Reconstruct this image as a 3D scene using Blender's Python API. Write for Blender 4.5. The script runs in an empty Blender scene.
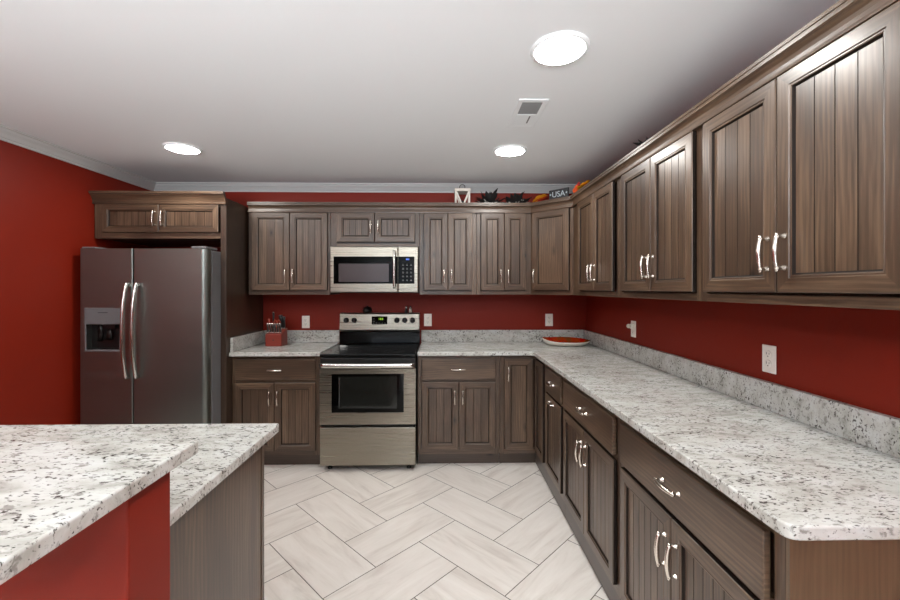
import bpy, bmesh, math, random
from mathutils import Vector, Matrix
random.seed(7)
C = bpy.context.scene.collection
SC = bpy.context.scene
R = math.radians

# ------------------------------------------------------------------ camera
cam = bpy.data.cameras.new('camera')
cam.sensor_width = 36.0; cam.sensor_fit = 'HORIZONTAL'
cam.lens = 36.0*410/900
cam.shift_y = -11/900
cam.clip_start = 0.02
co = bpy.data.objects.new('camera', cam); C.objects.link(co)
co.location = (0, 0, 1.43); co.rotation_euler = (R(90), 0, R(-1.1))
SC.camera = co

# ------------------------------------------------------------------ world, light, exposure
w = bpy.data.worlds.new('world'); SC.world = w; w.use_nodes = True
w.node_tree.nodes['Background'].inputs[0].default_value = (0.75, 0.85, 1.0, 1)
w.node_tree.nodes['Background'].inputs[1].default_value = 1.0
LAMP = 112.0            # strength of the ceiling light diffusers
FILL = 225.0      # added fill lamp behind the camera, brightens the ceiling
dl = bpy.data.lights.new('ceiling_fill', 'AREA'); dl.shape = 'RECTANGLE'; dl.size = 2.3; dl.size_y = .9
dl.energy = FILL; dl.color = (0.92, 0.96, 1.0)
dlo = bpy.data.objects.new('ceiling_fill', dl); C.objects.link(dlo)
dl.spread = R(84)
dlo.location = (-0.7, -3.05, 1.25); dlo.rotation_euler = (R(134), 0, 0)   # aims in and up at the ceiling
SC.view_settings.view_transform = 'Standard'; SC.view_settings.look = 'None'
SC.view_settings.exposure = 0.06; SC.view_settings.gamma = 1.0
SC.view_settings.use_curve_mapping = False

# ------------------------------------------------------------------ materials
def lin(r, g, b):
    f = lambda c: (c/255/12.92) if c/255 <= .04045 else ((c/255+.055)/1.055)**2.4
    return (f(r), f(g), f(b), 1)

def base_mat(name, col=(.5, .5, .5, 1), rough=.5, metal=0.0, **kw):
    m = bpy.data.materials.new(name); m.use_nodes = True
    b = m.node_tree.nodes['Principled BSDF']
    b.inputs['Base Color'].default_value = col
    b.inputs['Roughness'].default_value = rough
    b.inputs['Metallic'].default_value = metal
    for k, v in kw.items(): b.inputs[k].default_value = v
    return m, m.node_tree, b

def nn(t, kind, **kw):
    n = t.nodes.new(kind)
    for k, v in kw.items(): setattr(n, k, v)
    return n

def ramp(t, src, stops):
    n = nn(t, 'ShaderNodeValToRGB')
    e = n.color_ramp.elements
    e[0].position, e[0].color = stops[0]
    e[1].position, e[1].color = stops[-1]
    for p, c in stops[1:-1]:
        x = e.new(p); x.color = c
    t.links.new(src, n.inputs[0]); return n

def noise(t, vec, scale, detail=3, rough=.5, dist=0):
    n = nn(t, 'ShaderNodeTexNoise'); n.inputs['Scale'].default_value = scale
    n.inputs['Detail'].default_value = detail; n.inputs['Roughness'].default_value = rough
    n.inputs['Distortion'].default_value = dist
    t.links.new(vec, n.inputs['Vector']); return n

def mapping(t, vec, scale=(1, 1, 1), loc=(0, 0, 0)):
    n = nn(t, 'ShaderNodeMapping'); n.inputs['Scale'].default_value = scale; n.inputs['Location'].default_value = loc
    t.links.new(vec, n.inputs['Vector']); return n.outputs[0]

def mix(t, fac, a, b, kind='MIX'):
    n = nn(t, 'ShaderNodeMix', data_type='RGBA', blend_type=kind)
    for s, v in ((n.inputs[0], fac), (n.inputs[6], a), (n.inputs[7], b)):
        if hasattr(v, 'links'): t.links.new(v, s)
        elif isinstance(v, (int, float)): s.default_value = v
        else: s.default_value = v
    return n.outputs[2]

def bump(t, b, h, strength, dist=.001):
    n = nn(t, 'ShaderNodeBump'); n.inputs['Strength'].default_value = strength; n.inputs['Distance'].default_value = dist
    t.links.new(h, n.inputs['Height']); t.links.new(n.outputs[0], b.inputs['Normal'])

def wood(name, c0, c1, c2, rough=.36):
    m, t, b = base_mat(name, rough=rough)
    uv = nn(t, 'ShaderNodeUVMap').outputs[0]
    wv = nn(t, 'ShaderNodeTexWave', wave_type='BANDS', bands_direction='Y')
    wv.inputs['Scale'].default_value = 3.2; wv.inputs['Distortion'].default_value = 7.0
    wv.inputs['Detail'].default_value = 3.0; wv.inputs['Detail Scale'].default_value = .8
    t.links.new(mapping(t, uv, (1.3, 6.0, 1)), wv.inputs['Vector'])
    fine = noise(t, mapping(t, uv, (4, 150, 1)), 1, 4, .65)
    tone = noise(t, mapping(t, uv, (1.2, 6, 1)), 1, 3, .6, .4)
    a = nn(t, 'ShaderNodeMath', operation='MULTIPLY_ADD'); t.links.new(wv.outputs['Fac'], a.inputs[0]); a.inputs[1].default_value = .08
    tm = nn(t, 'ShaderNodeMath', operation='MULTIPLY_ADD'); t.links.new(tone.outputs['Fac'], tm.inputs[0]); tm.inputs[1].default_value = .62; tm.inputs[2].default_value = .19
    t.links.new(tm.outputs[0], a.inputs[2])
    a2 = nn(t, 'ShaderNodeMath', operation='MULTIPLY_ADD'); t.links.new(fine.outputs['Fac'], a2.inputs[0]); a2.inputs[1].default_value = .36
    t.links.new(a.outputs[0], a2.inputs[2])
    col = ramp(t, a2.outputs[0], [(.40, c0), (.70, c1), (1.0, c2)])
    # knots
    vo = nn(t, 'ShaderNodeTexVoronoi', feature='F1'); vo.inputs['Scale'].default_value = 1; vo.inputs['Randomness'].default_value = 1
    dn = noise(t, mapping(t, uv, (14, 30, 1)), 1, 2)
    dm = mix(t, .06, mapping(t, uv, (3.2, 7.5, 1)), dn.outputs['Color'], 'ADD')
    t.links.new(dm, vo.inputs['Vector'])
    kr = ramp(t, vo.outputs['Distance'], [(.03, (.9, .9, .9, 1)), (.07, (.45, .45, .45, 1)), (.17, (0, 0, 0, 1))])
    out = mix(t, kr.outputs[0], col.outputs[0], tuple(x*.28 for x in c0[:3])+(1,))
    t.links.new(out, b.inputs['Base Color'])
    bump(t, b, fine.outputs['Fac'], .25, .0008)
    b.inputs['Coat Weight'].default_value = .4; b.inputs['Coat Roughness'].default_value = .25
    return m

M = {}
M['wood'] = wood('stained_wood', lin(38, 28, 21), lin(74, 56, 42), lin(126, 102, 80))
M['wood_edge'] = wood('stained_wood_edge', lin(32, 22, 16), lin(56, 41, 31), lin(78, 60, 47))
M['veneer'] = wood('veneer_end_panel', lin(70, 54, 40), lin(96, 77, 58), lin(116, 95, 73))
M['groove'], t, b = base_mat('groove_stain', lin(36, 26, 20), .7, **{'Specular IOR Level': .2})
M['glaze_shade'], t, b = base_mat('dark_glaze_and_side_shade', lin(28, 20, 15), .7, **{'Specular IOR Level': .2})  # glaze of the inner door step, also painted shade on the door sides

def granite():
    m, t, b = base_mat('granite', rough=.12)
    co = nn(t, 'ShaderNodeTexCoord').outputs['Object']
    rot = nn(t, 'ShaderNodeMapping'); rot.inputs['Rotation'].default_value = (0, 0, .35); rot.inputs['Scale'].default_value = (1, 1.9, 1.5)
    t.links.new(co, rot.inputs['Vector']); v = rot.outputs[0]
    cloud = noise(t, v, 9, 4, .6, .5)
    c1 = ramp(t, cloud.outputs['Fac'], [(.30, lin(166, 165, 158)), (.46, lin(192, 192, 186)), (.66, lin(206, 208, 205))])
    n2 = noise(t, v, 34, 4, .6, .3)
    r2 = ramp(t, n2.outputs['Fac'], [(.565, (0, 0, 0, 1)), (.66, (.8, .8, .8, 1))])
    c2 = mix(t, r2.outputs[0], c1.outputs[0], lin(134, 131, 125))
    n3 = noise(t, mapping(t, v, (1, 1, 1), (5, 3, 1)), 70, 3, .55, .25)
    clus = noise(t, mapping(t, v, (1, 1, 1), (2, 8, 4)), 8, 2, .5)
    sm = nn(t, 'ShaderNodeMath', operation='MULTIPLY_ADD'); t.links.new(clus.outputs['Fac'], sm.inputs[0]); sm.inputs[1].default_value = .35
    t.links.new(n3.outputs['Fac'], sm.inputs[2])
    r3 = ramp(t, sm.outputs[0], [(.76, (0, 0, 0, 1)), (.85, (1, 1, 1, 1))])
    c3 = mix(t, r3.outputs[0], c2, lin(84, 79, 76))
    n4 = noise(t, mapping(t, v, (1, 1, 1), (9, 1, 7)), 95, 2, .5, .2)
    r4 = ramp(t, n4.outputs['Fac'], [(.665, (0, 0, 0, 1)), (.75, (1, 1, 1, 1))])
    c4 = mix(t, r4.outputs[0], c3, lin(66, 62, 62))
    t.links.new(c4, b.inputs['Base Color'])
    return m
M['granite'] = granite()

def paint(name, col, rough=.5, amt=.08):
    m, t, b = base_mat(name, col, rough, **{'Specular IOR Level': .25})
    co = nn(t, 'ShaderNodeTexCoord').outputs['Object']
    n = noise(t, co, 220, 2); bump(t, b, n.outputs['Fac'], amt, .001)
    return m
M['red'] = paint('red_wall_paint', lin(124, 29, 11), .5)
M['ceil'] = paint('ceiling_paint', lin(234, 237, 238), .8)
M['trim'] = paint('trim_paint', lin(196, 197, 196), .4, .02)
M['plaster'] = paint('pale_wall_paint', lin(112, 112, 110), .7)

def floor_mats():
    m, t, b = base_mat('porcelain_tile', rough=.30)
    uv = nn(t, 'ShaderNodeUVMap').outputs[0]
    a = noise(t, mapping(t, uv, (2.0, 13, 1)), 1, 5, .62, .8)
    c = ramp(t, a.outputs['Fac'], [(.26, lin(200, 192, 184)), (.48, lin(221, 215, 208)), (.70, lin(230, 225, 219))])
    f = noise(t, mapping(t, uv, (9, 60, 1)), 1, 3, .6)
    c2 = mix(t, .14, c.outputs[0], f.outputs['Fac'], 'SOFT_LIGHT')
    t.links.new(c2, b.inputs['Base Color'])
    g = paint('grout', lin(104, 98, 92), .9)
    return m, g
M['tile'], M['grout'] = floor_mats()

def brushed(name, col, rough=.28, horiz=True, metal=1.0):
    m, t, b = base_mat(name, col, rough, metal)
    co = nn(t, 'ShaderNodeTexCoord').outputs['Object']
    sc = (1.5, 1.5, 260) if horiz else (260, 260, 1.5)
    n = noise(t, mapping(t, co, sc), 1, 2)
    r = nn(t, 'ShaderNodeMapRange'); r.inputs['To Min'].default_value = rough*.75; r.inputs['To Max'].default_value = rough*1.3
    t.links.new(n.outputs['Fac'], r.inputs['Value']); t.links.new(r.outputs[0], b.inputs['Roughness'])
    bump(t, b, n.outputs['Fac'], .05, .0005)
    return m
M['steel'] = brushed('stainless_steel', lin(152, 146, 134), .28)
M['fridge'] = brushed('dark_stainless', lin(144, 152, 148), .36)
M['fridge_side'], *_ = base_mat('grey_enamel', lin(112, 112, 114), .45)
M['bright'] = brushed('polished_steel', lin(216, 214, 210), .2)
M['nickel'], *_ = base_mat('satin_nickel', lin(214, 206, 196), .22, 1.0)
M['black'], *_ = base_mat('black_plastic', lin(18, 17, 17), .35)
M['blackglass'], *_ = base_mat('black_glass', lin(4, 4, 4), .07, **{'Specular IOR Level': .22})
M['ovenglass'], *_ = base_mat('oven_glass', lin(26, 27, 25), .1)
M['mwglass'], *_ = base_mat('microwave_window', lin(72, 62, 64), .18)
M['gap'], *_ = base_mat('dark_gap', lin(12, 11, 11), .8)
M['greymark'], *_ = base_mat('grey_print', lin(150, 148, 146), .6)
M['ring'], *_ = base_mat('burner_ring', lin(58, 57, 57), .25)
M['white'], *_ = base_mat('white_plastic', lin(246, 242, 233), .35)
M['whitewash'], *_ = base_mat('white_painted_wood', lin(215, 208, 198), .6)
M['slot'], *_ = base_mat('socket_slot', lin(40, 36, 34), .6)
M['glass'], *_ = base_mat('clear_glass', (1, 1, 1, 1), .02, **{'Transmission Weight': 1.0, 'IOR': 1.45})
M['ventgrey'], *_ = base_mat('vent_grey', lin(128, 128, 128), .7)
M['knifeblock'], *_ = base_mat('red_knife_block', lin(122, 40, 26), .4)
M['orange'], *_ = base_mat('orange_plastic', lin(150, 52, 28), .4)
M['china'], *_ = base_mat('white_china', lin(232, 226, 214), .15)
M['leafdark'], *_ = base_mat('dark_leaf', lin(34, 33, 33), .6)
M['leafsilver'], *_ = base_mat('silver_leaf', lin(205, 198, 190), .45, .2)
M['leafyellow'], *_ = base_mat('yellow_leaf', lin(236, 168, 30), .6)
M['leaforange'], *_ = base_mat('orange_leaf', lin(206, 78, 26), .6)
M['leafred'], *_ = base_mat('red_leaf', lin(168, 34, 26), .6)
M['plaque'], *_ = base_mat('black_plaque', lin(30, 32, 36), .6)
M['letter'], *_ = base_mat('pale_lettering', lin(164, 176, 182), .6)
M['iron'], *_ = base_mat('grey_metal', lin(84, 80, 78), .4, .8)

m, t, b = base_mat('dish_red', rough=.15)
n = noise(t, nn(t, 'ShaderNodeTexCoord').outputs['Object'], 9, 2)
r = ramp(t, n.outputs['Fac'], [(.42, lin(178, 22, 16)), (.58, lin(170, 62, 22)), (.66, lin(130, 70, 30))])
t.links.new(r.outputs[0], b.inputs['Base Color']); M['dishred'] = m

def emit(name, col, s):
    m, t, b = base_mat(name, (0, 0, 0, 1), .5)
    b.inputs['Emission Color'].default_value = col; b.inputs['Emission Strength'].default_value = s
    return m
M['lamp'] = emit('lamp_diffuser', (1.0, .975, .93, 1), LAMP)
M['green'] = emit('green_digits', lin(190, 255, 70), .9)
M['blue'] = emit('blue_digits', lin(90, 140, 255), 1.1)

# ------------------------------------------------------------------ mesh helpers
class MB:
    """collects faces with uvs and material slots and links them as one mesh object"""
    def __init__(s): s.v = []; s.f = []; s.uv = []; s.mi = []; s.sm = []
    def face(s, pts, uv=None, mi=0, smooth=False):
        i = len(s.v); s.v += [tuple(p) for p in pts]
        s.f.append(list(range(i, i+len(pts))))
        s.uv.append(uv or [(0, 0)]*len(pts)); s.mi.append(mi); s.sm.append(smooth)
    def box(s, x0, x1, y0, y1, z0, z1, grain='x', mi=0):
        lo = (x0, y0, z0); hi = (x1, y1, z1)
        g = 'xyz'.index(grain); o = (random.random()*30, random.random()*30)
        i = len(s.v)
        for k in range(8): s.v.append(tuple((hi if (k >> a) & 1 else lo)[a] for a in range(3)))
        for f, ax in (((0, 4, 6, 2), 0), ((1, 3, 7, 5), 0), ((0, 1, 5, 4), 1), ((2, 6, 7, 3), 1), ((0, 2, 3, 1), 2), ((4, 5, 7, 6), 2)):
            s.f.append([i+k for k in f]); s.mi.append(mi); s.sm.append(False)
            oth = [a for a in range(3) if a != ax]
            if g in oth: ua = g; va = [a for a in oth if a != g][0]
            else: ua, va = oth
            s.uv.append([(s.v[i+k][ua]+o[0], s.v[i+k][va]+o[1]+ax*.37) for k in f])
    def tube(s, pts, rad, seg=10, mi=0, flat=1.0, cap=True):
        pts = [Vector(p) for p in pts]; n = len(pts)
        if not hasattr(rad, '__len__'): rad = [rad]*n
        rings = []; up = None
        for k in range(n):
            d = (pts[min(k+1, n-1)]-pts[max(k-1, 0)]).normalized()
            if up is None:
                up = Vector((0, 0, 1)) if abs(d.z) < .9 else Vector((1, 0, 0))
            sd = d.cross(up).normalized(); up = sd.cross(d).normalized()
            i = len(s.v)
            for q in range(seg):
                a = 2*math.pi*q/seg
                s.v.append(tuple(pts[k]+sd*math.cos(a)*rad[k]*flat+up*math.sin(a)*rad[k]))
            rings.append(i)
        for k in range(n-1):
            for q in range(seg):
                a, b_ = rings[k]+q, rings[k]+(q+1) % seg
                s.f.append([a, b_, rings[k+1]+(q+1) % seg, rings[k+1]+q]); s.uv.append([(0, 0)]*4); s.mi.append(mi); s.sm.append(True)
        if cap:
            for r_, rev in ((rings[0], True), (rings[-1], False)):
                l = [r_+q for q in range(seg)]
                s.f.append(l[::-1] if rev else l); s.uv.append([(0, 0)]*seg); s.mi.append(mi); s.sm.append(False)
    def lathe(s, prof, c=(0, 0, 0), axis='z', seg=24, mi=0, smooth=True, close=True):
        rings = []
        def put(r_, h, a):
            x, y = r_*math.cos(a), r_*math.sin(a)
            p = {'z': (x, y, h), 'y': (x, h, -y), 'x': (h, x, y)}[axis]
            return tuple(p[k]+c[k] for k in range(3))
        for r_, h in prof:
            i = len(s.v)
            for q in range(seg): s.v.append(put(max(r_, 1e-5), h, 2*math.pi*q/seg))
            rings.append(i)
        for k in range(len(prof)-1):
            for q in range(seg):
                s.f.append([rings[k]+q, rings[k]+(q+1) % seg, rings[k+1]+(q+1) % seg, rings[k+1]+q])
                s.uv.append([(0, 0)]*4); s.mi.append(mi); s.sm.append(smooth)
        if close:
            for r_, rev in ((rings[0], True), (rings[-1], False)):
                l = [r_+q for q in range(seg)]
                s.f.append(l[::-1] if rev else l); s.uv.append([(0, 0)]*seg); s.mi.append(mi); s.sm.append(False)
    def prism(s, poly, z0, z1, mi=0, uvs=1.0):
        """vertical prism over an xy polygon given counter-clockwise"""
        n = len(poly); o = (random.random()*20, random.random()*20)
        s.face([(x, y, z1) for x, y in poly], [(x+o[0], y+o[1]) for x, y in poly], mi)
        s.face([(x, y, z0) for x, y in poly][::-1], [(x+o[0], y+o[1]) for x, y in poly][::-1], mi)
        for k in range(n):
            (xa, ya), (xb, yb) = poly[k], poly[(k+1) % n]
            l = math.hypot(xb-xa, yb-ya)
            s.face([(xa, ya, z0), (xb, yb, z0), (xb, yb, z1), (xa, ya, z1)], [(z0+o[0], o[1]), (z0+o[0], l+o[1]), (z1+o[0], l+o[1]), (z1+o[0], o[1])], mi)
    def sweep(s, path, prof, closed_ends=True, mi=0, flip=False):
        """profile of (out, z) swept along a plan path; out is to the right of travel"""
        n = len(path); secs = []
        for k in range(n):
            p = Vector(path[k])
            d0 = (Vector(path[k])-Vector(path[k-1])).normalized() if k else None
            d1 = (Vector(path[k+1])-Vector(path[k])).normalized() if k < n-1 else None
            r0 = Vector((d0.y, -d0.x)) if d0 else None; r1 = Vector((d1.y, -d1.x)) if d1 else None
            if r0 is None: mdir = r1
            elif r1 is None: mdir = r0
            else:
                mdir = (r0+r1).normalized(); mdir = mdir/max(mdir.dot(r0), .2)
            secs.append([(p.x+mdir.x*o, p.y+mdir.y*o, z) for o, z in prof])
        acc = 0; rnd = random.random()*20
        for k in range(n-1):
            L = (Vector(path[k+1])-Vector(path[k])).length
            vv = 0
            for q in range(len(prof)-1):
                dv = math.hypot(prof[q+1][0]-prof[q][0], prof[q+1][1]-prof[q][1])
                a, b_, c_, d_ = secs[k][q], secs[k+1][q], secs[k+1][q+1], secs[k][q+1]
                u = [(acc+rnd, vv+k), (acc+L+rnd, vv+k), (acc+L+rnd, vv+dv+k), (acc+rnd, vv+dv+k)]
                s.face([a, b_, c_, d_], u, mi)
                vv += dv
            acc += L
        if closed_ends:
            s.face(secs[0][::-1], None, mi); s.face(secs[-1], None, mi)
    def build(s, name, mats, parent=None, loc=(0, 0, 0), rot=(0, 0, 0), bevel=0, seg=2, merge=True):
        me = bpy.data.meshes.new(name)
        me.from_pydata(s.v, [], s.f)
        uvl = me.uv_layers.new(name='UVMap')
        k = 0
        for fu in s.uv:
            for u in fu: uvl.data[k].uv = u; k += 1
        for p, mi, sm in zip(me.polygons, s.mi, s.sm): p.material_index = mi; p.use_smooth = sm
        for m_ in (mats if isinstance(mats, (list, tuple)) else [mats]): me.materials.append(m_ if not isinstance(m_, str) else M[m_])
        bm = bmesh.new(); bm.from_mesh(me)
        if merge: bmesh.ops.remove_doubles(bm, verts=bm.verts, dist=1e-5)
        bmesh.ops.recalc_face_normals(bm, faces=bm.faces)
        bm.to_mesh(me); bm.free()
        o = bpy.data.objects.new(name, me); C.objects.link(o)
        o.location = loc; o.rotation_euler = rot
        if parent: o.parent = parent
        if bevel:
            bv = o.modifiers.new('bevel', 'BEVEL'); bv.width = bevel; bv.segments = seg; bv.limit_method = 'ANGLE'; bv.angle_limit = R(40)
            bv.harden_normals = False
        return o

def tag(o, label=None, cat=None, group=None, kind=None):
    if label: o['label'] = label
    if cat: o['category'] = cat
    if group: o['group'] = group
    if kind: o['kind'] = kind
    return o
def thing(name, label, cat, loc=(0, 0, 0), rz=0, group=None):
    o = bpy.data.objects.new(name, None); C.objects.link(o)
    o.empty_display_size = .1
    o.location = loc; o.rotation_euler = (0, 0, rz)
    return tag(o, label, cat, group)
def link_copy(src, parent=None, loc=None, rot=None):
    o = src.copy(); C.objects.link(o)
    if parent is not None: o.parent = parent
    if loc is not None: o.location = loc
    if rot is not None: o.rotation_euler = rot
    return o

# ------------------------------------------------------------------ the setting
XL, XR, YB, YF, ZC = -2.695, 1.372, 3.885, -3.0, 2.412

def make_floor():
    mb = MB()
    mb.face([(XL, YF, -.004), (XR, YF, -.004), (XR, YB, -.004), (XL, YB, -.004)], None, 1)
    mb.face([(XL, YF, -.06), (XL, YB, -.06), (XR, YB, -.06), (XR, YF, -.06)], None, 1)
    W = .298; g = .0022
    s2 = math.sqrt(.5)
    ox, oy = -.762, 2.535          # lattice origin
    e1 = (s2, -s2); e2 = (s2, s2)
    def clip(poly):
        for ax, v, sg in ((0, XL, 1), (0, XR, -1), (1, YF, 1), (1, YB, -1)):
            out = []
            for k in range(len(poly)):
                p, q = poly[k], poly[(k+1) % len(poly)]
                ip, iq = (p[0][ax]-v)*sg >= 0, (q[0][ax]-v)*sg >= 0
                if ip: out.append(p)
                if ip != iq:
                    tt = (v-p[0][ax])/(q[0][ax]-p[0][ax])
                    out.append((tuple(p[0][i]+tt*(q[0][i]-p[0][i]) for i in (0, 1)), tuple(p[1][i]+tt*(q[1][i]-p[1][i]) for i in (0, 1))))
            poly = out
            if not poly: return poly
        return poly
    for i in range(-24, 26):
        for j in range(-24, 26):
            k = (i+1+j) % 4
            if k == 0: a0, a1, b0, b1, along = i, i+2, j, j+1, 1
            elif k == 2: a0, a1, b0, b1, along = i, i+1, j, j+2, 2
            else: continue
            a0, a1, b0, b1 = a0*W+g, a1*W-g, b0*W+g, b1*W-g
            ru, rv = random.random()*40, random.random()*40
            poly = []
            for a, b_ in ((a0, b0), (a1, b0), (a1, b1), (a0, b1)):
                p = (ox+a*e1[0]+b_*e2[0], oy+a*e1[1]+b_*e2[1])
                u = (a+ru, b_+rv) if along == 1 else (b_+ru, a+rv)
                poly.append((p, u))
            poly = clip(poly)
            if len(poly) >= 3: mb.face([(p[0], p[1], 0) for p, u in poly], [u for p, u in poly], 0)
    o = mb.build('floor', ['tile', 'grout'], merge=False)
    # every tile faces up
    tag(o, kind='structure')
make_floor()

def slab(name, x0, x1, y0, y1, z0, z1, mat):
    mb = MB(); mb.box(x0, x1, y0, y1, z0, z1)
    return tag(mb.build(name, mat), kind='structure')
slab('ceiling', XL-.1, XR+.1, YF-.1, YB+.1, ZC, ZC+.08, 'ceil')
slab('wall_back', XL-.1, XR+.1, YB, YB+.1, -.06, ZC, 'red')
slab('wall_right', XR, XR+.1, YF, YB, -.06, ZC, 'red')
slab('wall_left', XL-.1, XL, YF, YB, -.06, ZC, 'red')
# the wall behind the camera, with a wide unseen window added to let light in
WX0, WX1, WZ0, WZ1 = -1.9, .5, .55, 2.15
mb = MB()
mb.box(XL-.1, WX0, YF-.1, YF, -.06, ZC); mb.box(WX1, XR+.1, YF-.1, YF, -.06, ZC)
mb.box(WX0, WX1, YF-.1, YF, -.06, WZ0); mb.box(WX0, WX1, YF-.1, YF, WZ1, ZC)
tag(mb.build('wall_front', 'plaster'), kind='structure')
mb = MB()
for x in (WX0, (WX0+WX1)/2-.03, WX1-.06): mb.box(x, x+.06, YF-.09, YF-.03, WZ0, WZ1)
for z in (WZ0, WZ1-.06): mb.box(WX0, WX1, YF-.09, YF-.03, z, z+.06)
tag(mb.build('window_1', 'trim', bevel=.004), kind='structure')  # unseen window, added for light from behind

# knee wall that carries the raised bar
KX = -.581
mb = MB(); mb.box(XL+.001, KX, .770, .890, 0, 1.052)
tag(mb.build('wall_peninsula', 'red', bevel=.004), kind='structure')

# crown moulding of the room
CP = [(0, 2.368), (.010, 2.368), (.012, 2.380), (.020, 2.384), (.034, 2.402), (.050, 2.416), (.056, 2.428), (.070, 2.430), (.072, 2.4395), (0, 2.4395), (0, 2.368)]
CP = [(o, z-.028) for o, z in CP]
mb = MB(); mb.sweep([(XL, YB), (XR, YB)], CP); tag(mb.build('trim_1', 'trim'), kind='structure')
mb = MB(); mb.sweep([(XL, YF), (XL, YB)], CP); tag(mb.build('trim_2', 'trim'), kind='structure')

# ------------------------------------------------------------------ cabinet kit
def pull_mesh():
    mb = MB(); L = .048
    pts = []; rad = []
    for k in range(15):
        s = -1+2*k/14
        pts.append((0, -.030+.007*s*s, s*(L+.004))); rad.append(.0058+.0018*(1-abs(s)))
    mb.tube(pts, rad, 10, flat=1.15)
    for sg in (-1, 1):
        mb.lathe([(.0095, 0), (.0092, -.003), (.0055, -.009), (.0050, -.020), (.0072, -.026)], (0, 0, sg*L), 'y', 12)
        mb.lathe([(.0001, -.006), (.0045, -.005), (.0058, 0), (.0045, .005), (.0001, .006)], (0, -.024, sg*(L+.005)), 'z', 10)
    o = mb.build('handle', 'nickel'); me = o.data; bpy.data.objects.remove(o); return me
PULL = pull_mesh()
def pull(parent, loc, horiz=False):
    o = bpy.data.objects.new('handle', PULL); C.objects.link(o); o.parent = parent; o.location = loc
    if horiz: o.rotation_euler = (0, R(90), 0)
    return o

DT = .020
def door(parent, x0, x1, z0, z1, handle=None, groove=.058, fw=.058, y=0.0, mi='wood'):
    """mitred frame with a beaded step and a tongue-and-groove centre panel; front at y-DT"""
    w_, h_ = x1-x0, z1-z0
    g = .0008; T = DT
    loops = [(0, -g), (0, -T+.004), (.0012, -T+.0012), (.004, -T), (fw-.015, -T), (fw-.0125, -T+.0035), (fw-.0095, -T+.0035), (fw-.008, -T+.002), (fw-.005, -T+.003), (fw, -T+.0105)]
    mb = MB()
    rects = []
    for ins, yy in loops:
        rects.append([(ins, yy, ins), (w_-ins, yy, ins), (w_-ins, yy, h_-ins), (ins, yy, h_-ins)])
    for side in range(4):
        o = (random.random()*30, random.random()*30)
        for k in range(len(loops)-1):
            a, b_ = rects[k][side], rects[k][(side+1) % 4]
            c_, d_ = rects[k+1][(side+1) % 4], rects[k+1][side]
            ax = 0 if side in (0, 2) else 2
            dv = [loops[k][0]+abs(loops[k][1]), loops[k+1][0]+abs(loops[k+1][1])]
            mb.face([a, b_, c_, d_], [(a[ax]+o[0], dv[0]+o[1]), (b_[ax]+o[0], dv[0]+o[1]), (c_[ax]+o[0], dv[1]+o[1]), (d_[ax]+o[0], dv[1]+o[1])], 1 if k in (0, 8) else 0)  # outer sides darkened in place of shade, inner step glazed
    mb.face(rects[0][::-1])
    d = mb.build('door', [mi, 'glaze_shade'], parent, (x0, y, z0))
    # centre panel with vertical grooves
    pw = w_-2*fw
    pb = MB(); yp = -T+.0105; gz = .0022
    nb = max(1, round(pw/groove)) if groove else 1
    o = (random.random()*30, random.random()*30)
    xs = []
    for k in range(nb):
        a = fw+pw*k/nb; b_ = fw+pw*(k+1)/nb
        xs += [(a, yp+(gz if k else 0)), (a+(gz*.7 if k else 0), yp), (b_-(gz*.7 if k < nb-1 else 0), yp)]
    xs.append((w_-fw, yp))
    for k in range(len(xs)-1):
        (xa, ya), (xb, yb) = xs[k], xs[k+1]
        if abs(xb-xa) < 1e-7: continue
        pl = int((xa+xb)/2/pw*nb)
        oo = (o[0]+pl*3.3, o[1]+pl*.7)
        pb.face([(xa, ya, fw), (xb, yb, fw), (xb, yb, h_-fw), (xa, ya, h_-fw)],
                [(fw+oo[0], xa+oo[1]), (fw+oo[0], xb+oo[1]), (h_-fw+oo[0], xb+oo[1]), (h_-fw+oo[0], xa+oo[1])], 1 if abs(ya-yb) > 1e-5 else 0)
    pb.build('door_panel', [mi, 'groove'], d)
    if handle == 'L_low': pull(d, (.030, -T, .122))
    elif handle == 'R_low': pull(d, (w_-.030, -T, .122))
    elif handle == 'L_high': pull(d, (.030, -T, h_-.12))
    elif handle == 'R_high': pull(d, (w_-.030, -T, h_-.12))
    elif handle == 'L_mid': pull(d, (.030, -T, h_/2))
    elif handle == 'R_mid': pull(d, (w_-.030, -T, h_/2))
    elif handle == 'top': pull(d, (w_/2, -T, h_-.030), True)
    return d
def drawer(parent, x0, x1, z0, z1):
    mb = MB(); mb.box(0, x1-x0, -DT, -.0008, 0, z1-z0, 'x')
    d = mb.build('drawer', 'wood', parent, (x0, 0, z0), bevel=.004, seg=3)
    pull(d, ((x1-x0)/2, -DT, (z1-z0)/2), True)
    return d
def carcass(parent, w_, depth, z0, z1, rails, left=.03, right=.03, top=.03, bottom=.03, toe=None, toe_depth=.06):
    mb = MB(); mb.box(.0004, w_-.0004, .019, depth, z0, z1, 'z')
    mb.build('carcass', 'wood_edge', parent)
    fb = MB(); e = .0004
    fb.box(e, left, 0, .019, z0, z1, 'z'); fb.box(w_-right, w_-e, 0, .019, z0, z1, 'z')
    fb.box(left, w_-right, 0, .019, z0, z0+bottom, 'x'); fb.box(left, w_-right, 0, .019, z1-top, z1, 'x')
    for a, b_ in rails: fb.box(left, w_-right, 0, .019, a, b_, 'x')
    fb.build('face_frame', 'wood', parent, bevel=.0012)
    if toe:
        tb = MB(); tb.box(.0004, w_-.0004, toe_depth, toe_depth+.018, 0.001, toe, 'x'); tb.build('toe_kick', 'wood_edge', parent)

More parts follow.
